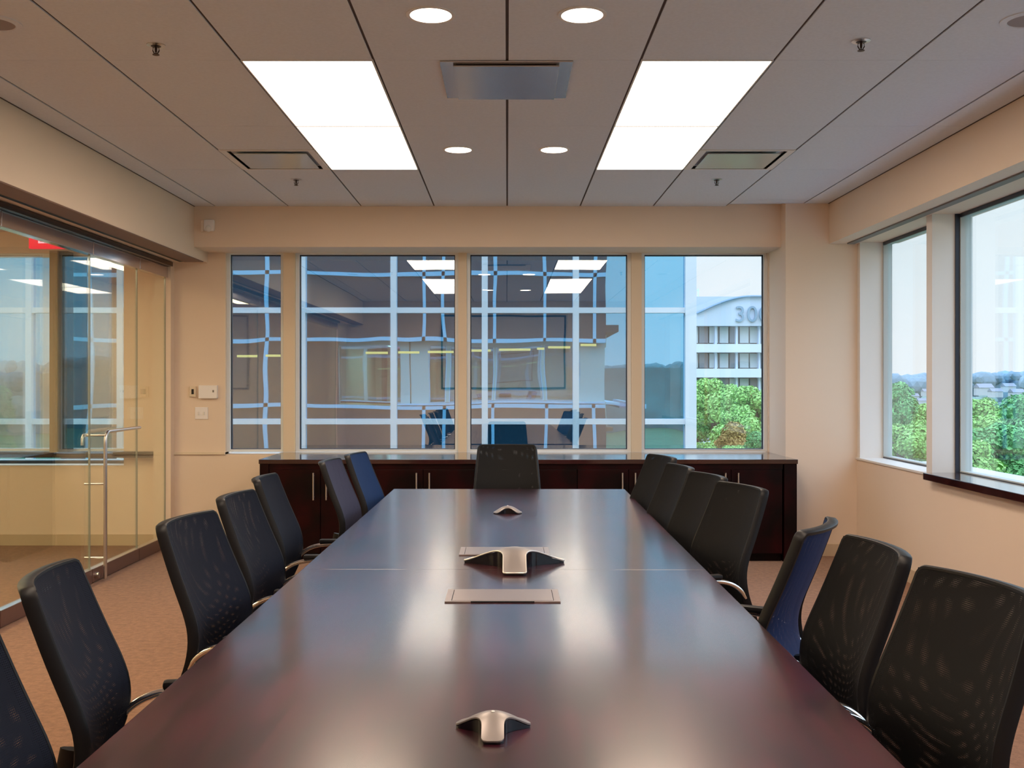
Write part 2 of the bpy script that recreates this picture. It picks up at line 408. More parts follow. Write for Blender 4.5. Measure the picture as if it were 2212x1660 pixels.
# ------------------------------------------------------------ glass partition
GW = -2.962
def rail(name, m, y0, y1, z0, z1, th=.05, parent=None, bev=.003): return B(name, m, GW-th/2, GW+th/2, y0, y1, z0, z1, parent, bev)
hd = MB(); hd.box(GW-.05, GW+.07, .42, 9.0, 2.432, 2.469, .003)
struct(hd.build('trim_11', M['dkbronze']), 'dark header track over the glass partition', 'trim')
D0, D1 = 7.37, 8.31
def glasspanel(n, y0, y1, label, door=False):
    g = MB().box(GW-.006, GW+.006, y0+.004, y1-.004, .10, 2.34).build('window_%d' % n if not door else 'door_1', M['glassd'])
    struct(g, label, 'door' if door else 'window')
    rail('bottom_rail', M['brownrail'], y0+.004, y1-.004, .004 if not door else .008, .10, .045, g)
    rail('top_rail', M['bronze'], y0+.004, y1-.004, 2.335, 2.430, .06, g)
    e1 = MB(); e1.box(GW-.0062, GW+.0062, y0+.001, y0+.005, .10, 2.34); e1.box(GW-.0062, GW+.0062, y1-.005, y1-.001, .10, 2.34)
    e1.build('glass_edge', M['edge'], g)
    c1 = MB(); c1.box(GW-.024, GW+.024, y0+.004, y1-.004, .101, .105); c1.build('rail_cap', M['steel'], g)
    return g
glasspanel(9, D1, 9.0, 'narrow fixed glass panel beside the back corner')
door = glasspanel(0, D0, D1, 'frameless glass door in the left partition', True)
glasspanel(10, 6.03, D0, 'fixed glass panel left of the door')
glasspanel(11, 3.4, 6.03, 'fixed glass panel nearest the camera side')
glasspanel(12, .42, 3.4, 'fixed glass panel outside the frame')
# L-shaped door pull (inside and outside)
def pull(xo, name):
    m = MB(); yv = 7.47; zt = 1.075; r = .013
    pts = [(xo, yv, .02), (xo, yv, .6), (xo, yv, zt-.09)]
    for k in range(1, 9):
        a = k/8*PI/2; pts.append((xo, yv+.07*(1-math.cos(a)), zt-.07+.07*math.sin(a)))
    pts += [(xo, yv+.3, zt), (xo, 8.17, zt)]
    m.tube(pts, r, 12, up=(1, 0, 0))
    return m.build(name, M['steel'], door, smooth=True)
h = pull(GW+.075, 'door_pull')
MB().tube([(GW-.07, 7.42, .98), (GW-.07, 7.42, 1.03), (GW-.07, 7.44, 1.05), (GW-.07, 7.47, 1.05), (GW-.07, 7.56, 1.05)], .012, 10, up=(1, 0, 0)).build('outer_grip', M['steel'], door, True)
st = MB()
for z in (1.05, .70, .17): st.cyl((GW-.075, 7.47, z), (GW+.075, 7.47, z), .007, n=12)
st.build('standoff', M['steel'], door, smooth=True)
lk = MB(); lk.cyl((GW+.022, 7.42, .055), (GW+.05, 7.42, .055), .02, n=20); lk.build('lock_knob', M['steel'], door, smooth=True)
# exit sign in the corridor
es = empty('exit_sign', (X(98, 8.1), 8.1, 0))
tag(es, 'glowing red exit sign hanging in the corridor behind the glass', 'sign')
z0, z1 = Z(537, 8.1), Z(503, 8.1)+.08
B('sign_body', M['exitred'], -.13, .22, 0, .04, z0, z1, es, .004)
B('bracket', M['blackp'], -.01, .01, .01, .03, z1, 2.75, es)
cu = bpy.data.curves.new('letters', 'FONT'); cu.body = 'EXIT'; cu.size = .125; cu.align_x = 'CENTER'; cu.extrude = .001
tx = bpy.data.objects.new('letters', cu); COL.objects.link(tx)
bpy.context.view_layer.update()
me = bpy.data.meshes.new_from_object(tx); bpy.data.objects.remove(tx); me.materials.clear(); me.materials.append(M['exitw'])
lt = bpy.data.objects.new('letters', me); COL.objects.link(lt); lt.parent = es; lt.location = (.065, -.003, z0+.04); lt.rotation_euler = (PI/2, 0, 0)

# ------------------------------------------------------------ ceiling fittings
for i, (a, b, y0, y1) in enumerate(lightcells):
    side = 'left' if a < 0 else 'right'; far = y0 > 5.9
    vis = y0 > 4
    t = empty('ceiling_light', ((a+b)/2, (y0+y1)/2, CE))
    if vis: lab = 'bright rectangular ceiling panel light, %s row, %s panel of the pair' % (side, 'far' if far else 'near')
    else: lab = 'panel light overhead on the %s, %s, seen only mirrored in the window' % (side, 'near the screen' if y0 < 2 else 'nearer the room centre')
    tag(t, lab, 'ceiling light', 'panel lights in the ceiling')
    hw, hl = .305, .61
    f = MB(); q = .010
    f.box(-hw+.003, -hw+q, -hl+.002, hl-.002, -.002, .018); f.box(hw-q, hw-.003, -hl+.002, hl-.002, -.002, .018)
    f.box(-hw+q, hw-q, -hl+.002, -hl+.009, -.003, .018); f.box(-hw+q, hw-q, hl-.009, hl-.002, -.003, .018)
    f.build('frame', M['white'], t)
    B('diffuser', M['panel'], -hw+q, hw-q, -hl+.009, hl-.009, .004, .008, t)
def downlight(x, y, lab):
    t = empty('downlight', (x, y, CE)); tag(t, lab, 'ceiling light', 'round downlights in the ceiling')
    MB().lathe([(.098, .0), (.098, -.004), (.088, -.006), (.083, -.004), (.083, .0)], n=40).build('trim_ring', M['white'], t, True)
    MB().lathe([(.083, -.004), (.0001, -.005)], n=40).build('lens', M['down'], t)
downlight(-.305, 4.157, 'large-looking round downlight at the top edge, left one')
downlight(.300, 4.157, 'large-looking round downlight at the top edge, right one')
downlight(-.309, 6.57, 'small round downlight beyond the air diffuser, left one')
downlight(.297, 6.57, 'small round downlight beyond the air diffuser, right one')
downlight(-.305, 1.74, 'round downlight overhead left, seen only mirrored in the window')
downlight(.300, 1.74, 'round downlight overhead right, seen only mirrored in the window')
# plaque diffusers
def diffuser(x0, x1, y0, y1, lab):
    t = empty('air_diffuser', ((x0+x1)/2, (y0+y1)/2, CE)); tag(t, lab, 'air vent', 'square air diffusers in the ceiling')
    h_ = .305; f = MB()
    for (a, b, c, d) in ((-h_+.003, -h_+.045, -h_+.003, h_-.003), (h_-.045, h_-.003, -h_+.003, h_-.003), (-h_+.045, h_-.045, -h_+.003, -h_+.03), (-h_+.045, h_-.045, h_-.02, h_-.003)):
        f.box(a, b, c, d, -.004, .012)
    f.build('frame', M['white'], t)
    MB().box(-h_+.045, h_-.045, -h_+.03, h_-.02, .10, .102).box(-h_+.04, -h_+.045, -h_+.03, h_-.02, .0, .1).box(h_-.045, h_-.04, -h_+.03, h_-.02, .0, .1).box(-h_+.04, h_-.04, -h_+.025, -h_+.03, .0, .1).box(-h_+.04, h_-.04, h_-.02, h_-.015, 0, .1).build('throat', M['blackp'], t)
    MB().box(-.235, .235, -.19, .262, -.004, .002, .002).build('plaque', M['gloss_plaque'], t)
M['gloss_plaque'] = mat('satin_plaque', (.62, .66, .62), .2, .25)
diffuser(*diffs[0], 'square air diffuser left of the left light row')
diffuser(*diffs[1], 'square air diffuser right of the right light row')
t = empty('air_diffuser', (-.004, 5.05, CE)); tag(t, 'shiny square metal diffuser in the middle of the ceiling', 'air vent', 'square air diffusers in the ceiling')
M['plq'] = mat('shiny_plaque', (.52, .48, .46), .24, .7)
f = MB(); f.box(-.305, .305, -.305, .305, -.008, -.0005, .002); f.build('frame', M['plq'], t)
MB().box(-.245, .245, -.275, .285, -.020, -.014, .002).build('plaque', M['plq'], t)
MB().box(-.23, .23, -.26, .27, -.014, -.008).build('throat', M['blackp'], t)
def sprinkler(x, y, lab):
    t = empty('fire_sprinkler', (x, y, CE)); tag(t, lab, 'sprinkler', 'fire sprinklers in the ceiling')
    MB().lathe([(.040, 0), (.040, -.003), (.022, -.006), (.018, 0)], n=28).build('escutcheon', M['steel'], t, True)
    m = MB(); m.lathe([(.022, -.004), (.022, -.006), (.006, -.008), (.005, -.03), (.004, -.032)], n=20)
    m.tube([(-.012, 0, -.01), (-.014, 0, -.025), (-.004, 0, -.042)], .0025, 6).tube([(.012, 0, -.01), (.014, 0, -.025), (.004, 0, -.042)], .0025, 6)
    m.lathe([(.002, -.03), (.004, -.040), (.015, -.042), (.015, -.044), (.001, -.045)], n=20)
    m.build('head', M['dksprk'], t, True)
M['dksprk'] = mat('sprinkler_brass', (.05, .03, .025), .4, .7)
sprinkler(-1.53, 4.53, 'fire sprinkler high in the left ceiling, nearer one')
sprinkler(1.523, 4.474, 'fire sprinkler high in the right ceiling, nearer one')
sprinkler(-1.53, 7.54, 'fire sprinkler behind the left air diffuser')
sprinkler(1.52, 7.54, 'fire sprinkler behind the right air diffuser')
for x, y, lab in ((-2.10, 4.25, 'round ceiling speaker cut by the left frame edge'), (2.115, 4.21, 'round ceiling speaker cut by the right frame edge')):
    t = empty('ceiling_speaker', (x, y, CE)); tag(t, lab, 'speaker', 'round ceiling speakers')
    MB().lathe([(.11, 0), (.11, -.004), (.085, -.008), (.082, -.004)], n=36).build('rim', M['ceil'], t, True)
    MB().lathe([(.082, -.004), (.04, -.006), (.0001, -.007)], n=36).build('grille', M['sspeaker'], t, True)

# ------------------------------------------------------------ small wall things
def wx(px): return X(px, YB)
t = empty('wall_control', (wx(418), YB, 0)); tag(t, 'small beige thermostat with a dark window on the back wall', 'thermostat')
B('body', M['frame'], -.030, .026, -.022, 0, Z(858, YB), Z(835, YB)-.0, t, .004); B('sensor_window', M['gloss_black'], -.011, .009, -.025, -.021, Z(852, YB), Z(841, YB), t)
t = empty('wall_panel', (wx(450), YB, 0)); tag(t, 'white touch panel beside the thermostat on the back wall', 'control panel')
B('body', M['plast'], -.078, .086, -.03, 0, Z(861, YB), Z(833, YB), t, .004); B('lip', M['plast'], -.074, .082, -.036, -.029, Z(861, YB), Z(857, YB), t)
B('button', M['champ'], .045, .058, -.033, -.029, Z(848, YB), Z(843, YB), t)
t = empty('light_switch', (wx(436), YB, 0)); tag(t, 'white double switch plate below the touch panel', 'switch')
B('plate', M['plast'], -.058, .056, -.008, 0, Z(906, YB), Z(880, YB), t, .003)
for x in (-.027, .02): B('toggle', M['white'], x-.006, x+.006, -.018, -.007, Z(897, YB), Z(890, YB), t)
t = empty('motion_sensor', (X(452, SY), SY, Z(490, SY))); tag(t, 'white motion sensor on the soffit in the left back corner', 'sensor')
B('mount', M['wall'], -.06, -.035, -.04, 0, -.045, .05, t, .004)
MB().box(-.035, .05, -.05, 0, -.04, .055, .014).build('body', M['plast'], t, True)
MB().sph((.006, -.045, -.022), .028, (1, .7, 1)).build('lens', M['white'], t, True)
# projection screen on the wall behind
t = empty('projection_screen', (-.07, YF+.02, 0)); tag(t, 'wall screen with thin black border, seen mirrored in the back windows', 'screen')
B('fabric', M['screen'], -1.10, 1.10, 0, .012, 1.33, 2.62, t)
b = MB(); b.box(-1.13, -1.10, -.004, .016, 1.30, 2.65); b.box(1.10, 1.13, -.004, .016, 1.30, 2.65); b.box(-1.1, 1.1, -.004, .016, 1.30, 1.33); b.box(-1.1, 1.1, -.004, .016, 2.62, 2.65)
b.build('border', M['blackp'], t)

# ------------------------------------------------------------ credenza
CF = 8.26
ucx = [-1.484+.8163*k for k in range(5)]
wt = empty('sideboard_worktop', (.168, CF, 0)); tag(wt, 'long glossy mahogany worktop under the back windows', 'worktop')
B('top', M['cabtop'], -1.97-.168, 2.306-.168, -.02, YB-.002-CF, .782, SILL-.001, wt, .004)
names = ['leftmost', 'second from the left', 'middle, behind the end chair', 'second from the right', 'rightmost']
cabs = None
for k, x in enumerate(ucx):
    if k == 0:
        c = empty('cabinet', (x, CF, 0))
        hw = .408
        MB().box(-hw, hw, .022, YB-.02-CF, .06, .782).box(-hw, hw, .06, .5, 0, .06).build('body', M['cab'], c)
        for sgn in (-1, 1):
            dm = MB(); x0, x1 = sorted((sgn*.003, sgn*(hw-.003)))
            dm.box(x0, x1, .002, .021, .07, .735, .002)
            do = dm.build('door', M['cab'], c)
            hb = MB(); hx = sgn*.051
            hb.cyl((hx, -.028, .496), (hx, -.028, .712), .0065, n=14).cyl((hx, -.028, .52), (hx, .002, .52), .004, n=10).cyl((hx, -.028, .69), (hx, .002, .69), .004, n=10)
            hb.build('handle', M['steel'], do, True)
        B('rail', M['cab'], -hw, hw, 0, .021, .738, .781, c)
        cabs = c
    else:
        c = copy_tree(cabs); c.location.x = x
    if k == 0: ep0 = c
    tag(c, 'dark mahogany two-door cabinet under the worktop, '+names[k], 'cabinet', 'cabinets under the back windows')

B('end_panel', M['cab'], -1.965-ucx[0], -1.894-ucx[0], -.006, YB-.02-CF, 0, .782, ep0, .003)
B('end_panel', M['cab'], 2.200-ucx[4], 2.301-ucx[4], -.006, .28, 0, .782, c, .003)
# ------------------------------------------------------------ conference table
tb = empty('conference_table', (0, 4.0, 0), rz=-math.atan(.0087)*1)
tag(tb, 'long dark mahogany conference table filling the middle of the room', 'table')
tcx = -.011
yn, ys, yb = 1.2-4.0, 3.845-4.0, 6.73-4.0
for (a, b) in ((yn, ys-.0005), (ys+.0005, yb)):
    MB().box(tcx-.746, tcx+.746, a, b, .696, .74, .0012).build('tabletop', M['table'], tb)
for yy in (-1.7, .2, 1.9):
    MB().box(tcx-.3, tcx+.3, yy-.06, yy+.06, .03, .694, .003).box(tcx-.36, tcx+.36, yy-.1, yy+.1, 0, .03, .003).build('pedestal', M['table'], tb)
MB().box(tcx-.03, tcx+.03, -1.7, 1.9, .25, .60).build('stretcher', M['table'], tb)

def hatch(cx, y0, y1, lab):
    t = empty('table_hatch', (cx, (y0+y1)/2, .7402)); tag(t, lab, 'cable hatch', 'metal cable hatches in the table')
    w_ = .182; hh = (y1-y0)/2
    f = MB(); f.box(-w_, -w_+.02, -hh, hh, 0, .004); f.box(w_-.02, w_, -hh, hh, 0, .004); f.box(-w_+.02, w_-.02, -hh, -hh+.012, 0, .004); f.box(-w_+.02, w_-.02, hh-.012, hh, 0, .004)
    f.build('frame', M['plate'], t)
    MB().box(-w_+.022, w_-.022, -hh+.014, hh-.014, 0, .0045, .001).build('lid', M['plate'], t)
    B('finger_slot', M['blackp'], -.10, .10, -hh-.0005, -hh+.004, .0005, .0043, t)
hatch(X(1086, 3.36), 3.266, 3.461, 'bronze cable hatch plate in front of the conference phone')
hatch(X(1090, 4.25), 4.15, 4.345, 'bronze cable hatch plate behind the conference phone')

def star(R, w, rho, hgt, edge_h, name, label, loc, rz, cat, grp, led=True, dots=False):
    t = empty(name, loc, rz); tag(t, label, cat, grp)
    tl_ = rho/math.tan(PI/3)          # tangent length of the concave fillet
    outline = []
    for k in range(3):
        a = k*2*PI/3
        ca, sa = math.cos(a), math.sin(a)
        def P(x, y): return (x*ca-y*sa, x*sa+y*ca)
        xi = (w/2)/math.tan(PI/3)     # along-arm coordinate where neighbouring sides meet
        xs_ = xi+tl_
        c_ = R-.012
        # rounded tip
        outline.append(P(xs_, -w/2))
        for j in range(1, 6): outline.append(P(xs_+(R-.01-xs_)*j/5, -w/2))
        outline.append(P(R-.003, -w/2+.004)); outline.append(P(R, -w/2+.012))
        outline.append(P(R, w/2-.012)); outline.append(P(R-.003, w/2-.004))
        for j in range(5, -1, -1): outline.append(P(xs_+(R-.01-xs_)*j/5, w/2))
        # fillet to the next arm: centre on the bisector
        bis = a+PI/3; cd = (w/2)/math.sin(PI/3)+rho/math.sin(PI/3)
        cx_, cy_ = cd*math.cos(bis), cd*math.sin(bis)
        s0 = math.atan2(P(xs_, w/2)[1]-cy_, P(xs_, w/2)[0]-cx_)
        e_ = (a+2*PI/3); q = (xs_*math.cos(e_)+w/2*math.sin(e_), xs_*math.sin(e_)-w/2*math.cos(e_))
        s1 = math.atan2(q[1]-cy_, q[0]-cx_)
        d = (s1-s0+PI) % (2*PI)-PI
        for j in range(1, 12): outline.append((cx_+rho*math.cos(s0+d*j/12), cy_+rho*math.sin(s0+d*j/12)))
    def top(x, y):
        r = min(1, math.hypot(x, y)/R); return edge_h+(hgt-edge_h)*(math.cos(r*PI/2)**1.3)
    def solid(scale, inset_z, zb, nm, m):
        bm_ = MB(); bm = bm_.bm; N = 10; rings = []
        for i in range(N, 0, -1):
            f_ = i/N; rings.append([bm.verts.new((x*f_*scale, y*f_*scale, top(x*f_, y*f_)-inset_z)) for x, y in outline])
        c = bm.verts.new((0, 0, hgt-inset_z)); n = len(outline)
        for A_, B_ in zip(rings, rings[1:]):
            for j in range(n): bm.faces.new((A_[j], A_[(j+1) % n], B_[(j+1) % n], B_[j]))
        for j in range(n): bm.faces.new((rings[-1][j], rings[-1][(j+1) % n], c))
        low = [bm.verts.new((x*scale, y*scale, (top(x, y)-inset_z-.003) if zb is None else zb)) for x, y in outline]
        for j in range(n): bm.faces.new((rings[0][j], low[j], low[(j+1) % n], rings[0][(j+1) % n]))
        bm.faces.new(low)
        return bm_.build(nm, m, t, True)
    solid(1.0, 0, None, 'top_shell', M['champ'])
    # dark body: fuller between the arms
    body = MB(); bm = body.bm
    hull = []
    n = len(outline)
    up = [bm.verts.new((x*.985, y*.985, max(.002, top(x, y)-.0045))) for x, y in outline]
    lo = [bm.verts.new((x*.985, y*.985, .0)) for x, y in outline]
    for j in range(n): bm.faces.new((up[j], lo[j], lo[(j+1) % n], up[(j+1) % n]))
    bm.faces.new(lo); bm.faces.new(up)
    body.build('body', M['gloss_black'], t, True)
    if led:
        MB().sph((0, 0, top(0, 0)+.0005), .004 if R < .1 else .006, (1, 1, .4), 12).build('indicator', M['white'], t, True)
    if dots:
        kp = MB(); a = 0
        kp.box(.115, .185, -.026, .026, top(.15, 0)-.010, top(.15, 0)-.0095)
        rim = MB()
        pts = [(x*.992, y*.992, top(x, y)+.0005) for x, y in outline]; pts.append(pts[0])
        rim.tube(pts, .0022, 6); rim.build('bright_rim', M['rimm'], t, True)
    return t
M['rimm'] = mat('bright_rim', (.85, .80, .74), .3, .5)
star(.205, .084, .11, .068, .009, 'conference_phone', 'three-armed conference phone in the middle of the table', (X(1111, 3.92), 3.925, .7405), -PI/2, 'phone', None, led=False, dots=True)
star(.080, .044, .045, .038, .007, 'table_microphone', 'small three-armed microphone pod at the near end of the table', (-.028, 2.068, .7405), -PI/2, 'microphone', 'microphone pods')
star(.080, .044, .045, .038, .007, 'table_microphone', 'small three-armed microphone pod at the far end of the table', (.003, 5.50, .7405), PI/2, 'microphone', 'microphone pods')

# ------------------------------------------------------------ chairs
PROF = [(.42, -.328), (.50, -.290), (.56, -.259), (.62, -.240), (.68, -.236), (.74, -.251), (.80, -.277), (.86, -.302), (.92, -.325), (.97, -.344), (1.0, -.355)]
def prof(z):
    for (a, ya), (b, yb_) in zip(PROF, PROF[1:]):
        if z <= b+1e-9:
            f_ = max(0, (z-a)/(b-a)); return ya+(yb_-ya)*f_
    return PROF[-1][1]
def sprof(z): return sum(prof(min(1.0, max(.42, z+k*.01))) for k in range(-3, 4))/7
def halfw(z):
    t_ = max(0, (z-.44)/.56)
    if t_ < .35: return .192+.029*math.sin(t_/.35*PI/2)
    return .221-.030*((t_-.35)/.65)**1.2
def bpt(u, z, off=0):
    y = sprof(z); dy = (sprof(z+.01)-sprof(z-.01))/.02
    n = Vector((0, 1, -dy)).normalized()
    wrap = .038*abs(u)**2.2
    p_ = Vector((halfw(z)*u, y+wrap, z))
    nn = Vector((-.30*u, n.y, n.z)).normalized()
    return p_+nn*off, nn
def make_chair():
    r = empty('mesh_office_chair')
    # mesh: two woven layers
    m = MB(); bm = m.bm; uvl = bm.loops.layers.uv.new('UVMap'); NU, NV = 14, 28
    for li, off in enumerate((.008, -.010)):
        grid = []; uvs = {}
        for j in range(NV+1):
            z = .425+(.998-.425)*j/NV; row = []
            for i in range(NU+1):
                u = (-1+2*i/NU)*.995; p_, _ = bpt(u, z, off); v = bm.verts.new(p_); row.append(v)
                uvs[v] = (p_.x*(1.0 if li == 0 else 1.015)+(.0 if li == 0 else .012*math.sin(z*9)), z*(1.0 if li == 0 else 1.02)+(0 if li == 0 else .010*math.cos(u*2.2)))
            grid.append(row)
        for j in range(NV):
            for i in range(NU):
                f_ = bm.faces.new((grid[j][i], grid[j][i+1], grid[j+1][i+1], grid[j+1][i]))
                for lp in f_.loops: lp[uvl].uv = uvs[lp.vert]
    me = bpy.data.meshes.new('backrest'); bm.to_mesh(me); bm.free(); me.materials.append(M['mesh'])
    me.polygons.foreach_set('use_smooth', [True]*len(me.polygons))
    bo = bpy.data.objects.new('backrest', me); COL.objects.link(bo); bo.parent = r
    # frame: rectangular section swept round the perimeter
    per = []
    rc = .020; zt, zb = 1.0, .42
    def arc(cu, cz, a0, a1, sgn):
        for k in range(7):
            a = a0+(a1-a0)*k/6; per.append((cu+math.cos(a)*rc/.22, cz+math.sin(a)*rc))
    for k in range(24): per.append((1, zb+rc+(zt-rc-zb-rc)*k/24))
    arc(1-rc/.22, zt-rc, 0, PI/2, 1)
    for k in range(1, 8): per.append((1-rc/.22-(2-2*rc/.22)*k/8, zt))
    arc(-1+rc/.22, zt-rc, PI/2, PI, 1)
    for k in range(24): per.append((-1, zt-rc-(zt-rc-zb-rc)*k/24))
    arc(-1+rc/.22, zb+rc, PI, 1.5*PI, 1)
    for k in range(1, 8): per.append((-1+rc/.22+(2-2*rc/.22)*k/8, zb))
    arc(1-rc/.22, zb+rc, 1.5*PI, 2*PI, 1)
    fm = MB(); bm = fm.bm; n = len(per); P_ = [bpt(*q) for q in per]; rings = []
    sec = [(-.004, -.024), (.004, -.024), (.006, -.021), (.006, .004), (.003, .0085), (-.003, .0085), (-.006, .004), (-.006, -.021)]
    for k in range(n):
        p_, nn = P_[k]; t_ = (P_[(k+1) % n][0]-P_[k-1][0]).normalized(); sd = t_.cross(nn).normalized(); nn = sd.cross(t_)
        rings.append([bm.verts.new(p_+sd*a+nn*b) for a, b in sec])
    for k in range(n):
        A_, B_ = rings[k], rings[(k+1) % n]
        for j in range(8): bm.faces.new((A_[j], A_[(j+1) % 8], B_[(j+1) % 8], B_[j]))
    fm.build('back_frame', M['blackp'], r, True)
    # spine linking back and mechanism
    sp = MB(); sp.tube([(0, -.275, .60), (0, -.295, .50), (0, -.27, .40), (0, -.16, .365), (0, -.03, .365)], .014, 10, sx=2.2, up=(1, 0, 0)); sp.build('back_bracket', M['blackp'], r, True)
    # seat
    s_ = MB(); b2 = bmesh.new(); bmesh.ops.create_cube(b2, size=1)
    for v in b2.verts: v.co = Vector((v.co.x*.45, v.co.y*.44+.0, v.co.z*.055+.435))
    bmesh.ops.subdivide_edges(b2, edges=b2.edges, cuts=7, use_grid_fill=True)
    for v in b2.verts:
        x, y = v.co.x/.225, v.co.y/.22
        k = max(abs(x), abs(y)); rr = math.hypot(x, y)
        if rr > 1e-6:
            f_ = 1-.14*(rr/k-1)/.414 if k > 0 else 1; v.co.x *= f_; v.co.y *= f_
        if v.co.z > .435: v.co.z += -.020*k**4+.006*(1-k)
        else: v.co.z += .012*k**3
        if y > .6: v.co.z -= .02*((y-.6)/.4)**2
    s_.merge(b2); s_.build('seat', M['seatf'], r, True)
    B('mechanism', M['blackp'], -.09, .09, -.10, .10, .345, .408, r, .01)
    # arms: chrome loop with black pad
    for sg in (-1, 1):
        x = sg*.222
        pts = [(sg*.10, -.02, .392), (sg*.17, -.02, .392), (sg*.210, -.015, .40), (x, 0, .44), (x, .03, .52), (x, .055, .60), (x, .045, .645), (x, .0, .662), (x, -.08, .662), (x, -.15, .650), (x, -.20, .62), (sg*.218, -.222, .585)]
        # smooth by subdivision
        P2 = [Vector(q) for q in pts]
        for _ in range(2):
            Q = [P2[0]]
            for a_, b_ in zip(P2, P2[1:]): Q += [a_*.75+b_*.25, a_*.25+b_*.75]
            Q.append(P2[-1]); P2 = Q
        a = MB(); a.tube(P2, .0095, 10, up=(0, .02, 1)); ao = a.build('armrest', M['chrome'], r, True)
        pad = MB(); pad.box(x-.018, x+.018, -.115, .055, .664, .685, .009); pad.build('arm_pad', M['blackp'], ao, True)
    # column and five-star base
    c = MB(); c.cyl((0, 0, .09), (0, 0, .22), .028, n=20).cyl((0, 0, .22), (0, 0, .35), .017, n=16); c.build('gas_column', M['blackp'], r, True)
    for k in range(5):
        a = k*2*PI/5
        l_ = MB(); P0 = Vector((0, 0, .105))
        l_.tube([(0.0, 0, .105), (.10, 0, .105), (.17, 0, .095), (.24, 0, .075)], .016, 10, sx=1.4)
        lo = l_.build('leg', M['chrome'], r, True); lo.rotation_euler.z = a
        cs = MB()
        for sy in (-1, 1): cs.cyl((.24, sy*.008, .0275), (.24, sy*.024, .0275), .027, n=20)
        cs.cyl((.24, 0, .03), (.24, 0, .075), .007, n=10)
        cs.build('caster', M['blackp'], lo, True)
    return r
proto = make_chair()
G = 'mesh chairs round the conference table'
# (near corner x, depth), (far corner x, depth) of the top rail ; label
CH = [
 ((-.965, 1.56), (-.985, 1.98), 'black mesh chair cut off at the bottom left corner of the photo'),
 ((-.990, 2.15), (-1.060, 2.56), 'left-side mesh chair nearest but one, chrome arm visible beside the table edge'),
 ((-1.035, 3.10), (-.985, 3.515), 'left-side mesh chair whose top shows wavy see-through weave, third from the camera'),
 ((-1.041, 3.78), (-1.020, 4.19), 'left-side mesh chair, fourth from the camera, half hidden by the one in front'),
 ((-1.085, 4.52), (-1.095, 4.93), 'left-side mesh chair standing before the red-brown left cabinet doors'),
 ((-.976, 5.50), (-.950, 5.91), 'greyish mesh chair near the far left table corner, in front of the bluish one'),
 ((-.925, 6.03), (-.875, 6.44), 'bluish mesh chair at the far left table corner, last on that side'),
 ((1.060, 2.06), (.972, 2.46), 'large black mesh chair at the right frame edge, nearest on the right'),
 ((.975, 2.55), (.960, 2.95), 'black mesh chair on the right, between the nearest one and the turned blue one'),
 ((.835, 2.985), (1.030, 3.33), 'turned mesh chair with its blue back towards the camera on the right'),
 ((1.022, 4.13), (.912, 4.51), 'right-side mesh chair overlapping the rightmost cabinet, broad and facing half forward'),
 ((.965, 4.62), (.885, 5.02), 'right-side mesh chair, third from the far end, beside the broad one'),
 ((.905, 5.12), (.850, 5.53), 'narrow-looking mesh chair on the right, second from the far end'),
 ((.935, 5.84), (.845, 6.22), 'darkest mesh chair at the far right table corner'),
 ((.22, 7.11), (-.22, 7.11), 'black mesh chair at the far head of the table, facing the camera'),
]
first = True; meshes = {}
for (n_, f_, lab) in CH:
    nx, ny = n_; fx, fy = f_
    e_ = Vector((fx-nx, fy-ny, 0)).normalized()
    cx_, cy_ = (nx+fx)/2, (ny+fy)/2
    # front direction: perpendicular, towards the table centre
    f1 = Vector((e_.y, -e_.x, 0)); tgt = Vector((0-cx_, (cy_ if abs(cx_) > .3 else 5)-cy_, 0))
    if f1.dot(tgt) < 0: f1 = -f1
    o = proto if first else copy_tree(proto); first = False
    o.location = (cx_+f1.x*.317, cy_+f1.y*.317, 0)
    o.rotation_euler.z = math.atan2(f1.y, f1.x)-PI/2
    tag(o, lab, 'chair', G)
    mk = 'mesh_blue' if ('bluish mesh chair' in lab and not 'greyish' in lab or 'blue back' in lab) else 'mesh_grey' if 'greyish' in lab else 'mesh_dark' if (nx > .3 or abs(nx) < .3) else None
    if mk:
        for ch in kids(o):
            if ch.name.startswith('backrest'):
                if mk not in meshes: meshes[mk] = ch.data.copy(); meshes[mk].materials[0] = M[mk]
                ch.data = meshes[mk]

# ------------------------------------------------------------ outside
GZ = -13.5
M['facade'] = None
def facademat():
    m = bpy.data.materials.new('blue_facade_glass'); m.use_nodes = True; nt = m.node_tree; nt.nodes.clear()
    o = nt.nodes.new('ShaderNodeOutputMaterial'); g = nt.nodes.new('ShaderNodeBsdfGlossy'); d = nt.nodes.new('ShaderNodeBsdfDiffuse'); mixn = nt.nodes.new('ShaderNodeMixShader')
    g.inputs['Color'].default_value = (.30, .70, .97, 1); g.inputs['Roughness'].default_value = .01
    d.inputs[0].default_value = (.012, .075, .12, 1); mixn.inputs[0].default_value = .86
    n = nt.nodes.new('ShaderNodeTexNoise'); n.inputs['Scale'].default_value = .55; n.inputs['Detail'].default_value = 1
    tcn = nt.nodes.new('ShaderNodeTexCoord'); nt.links.new(tcn.outputs['Object'], n.inputs['Vector'])
    b = nt.nodes.new('ShaderNodeBump'); b.inputs['Strength'].default_value = .35; b.inputs['Distance'].default_value = .02
    nt.links.new(n.outputs['Fac'], b.inputs['Height']); nt.links.new(b.outputs[0], g.inputs['Normal'])
    nt.links.new(d.outputs[0], mixn.inputs[1]); nt.links.new(g.outputs[0], mixn.inputs[2]); nt.links.new(mixn.outputs[0], o.inputs[0]); return m
M['facade'] = facademat()
M['conc'] = mat('pale_concrete', (.62, .64, .66), .8)
FY = 21.0
wing = empty('office_wing', (0, FY, GZ)); tag(wing, 'blue glass office wing with white mullion grid behind the back windows', 'building')
mxs = [-11.46+1.835*k for k in range(8)]        # last is 1.385
mxs = [1.384-1.835*k for k in range(7, -1, -1)]
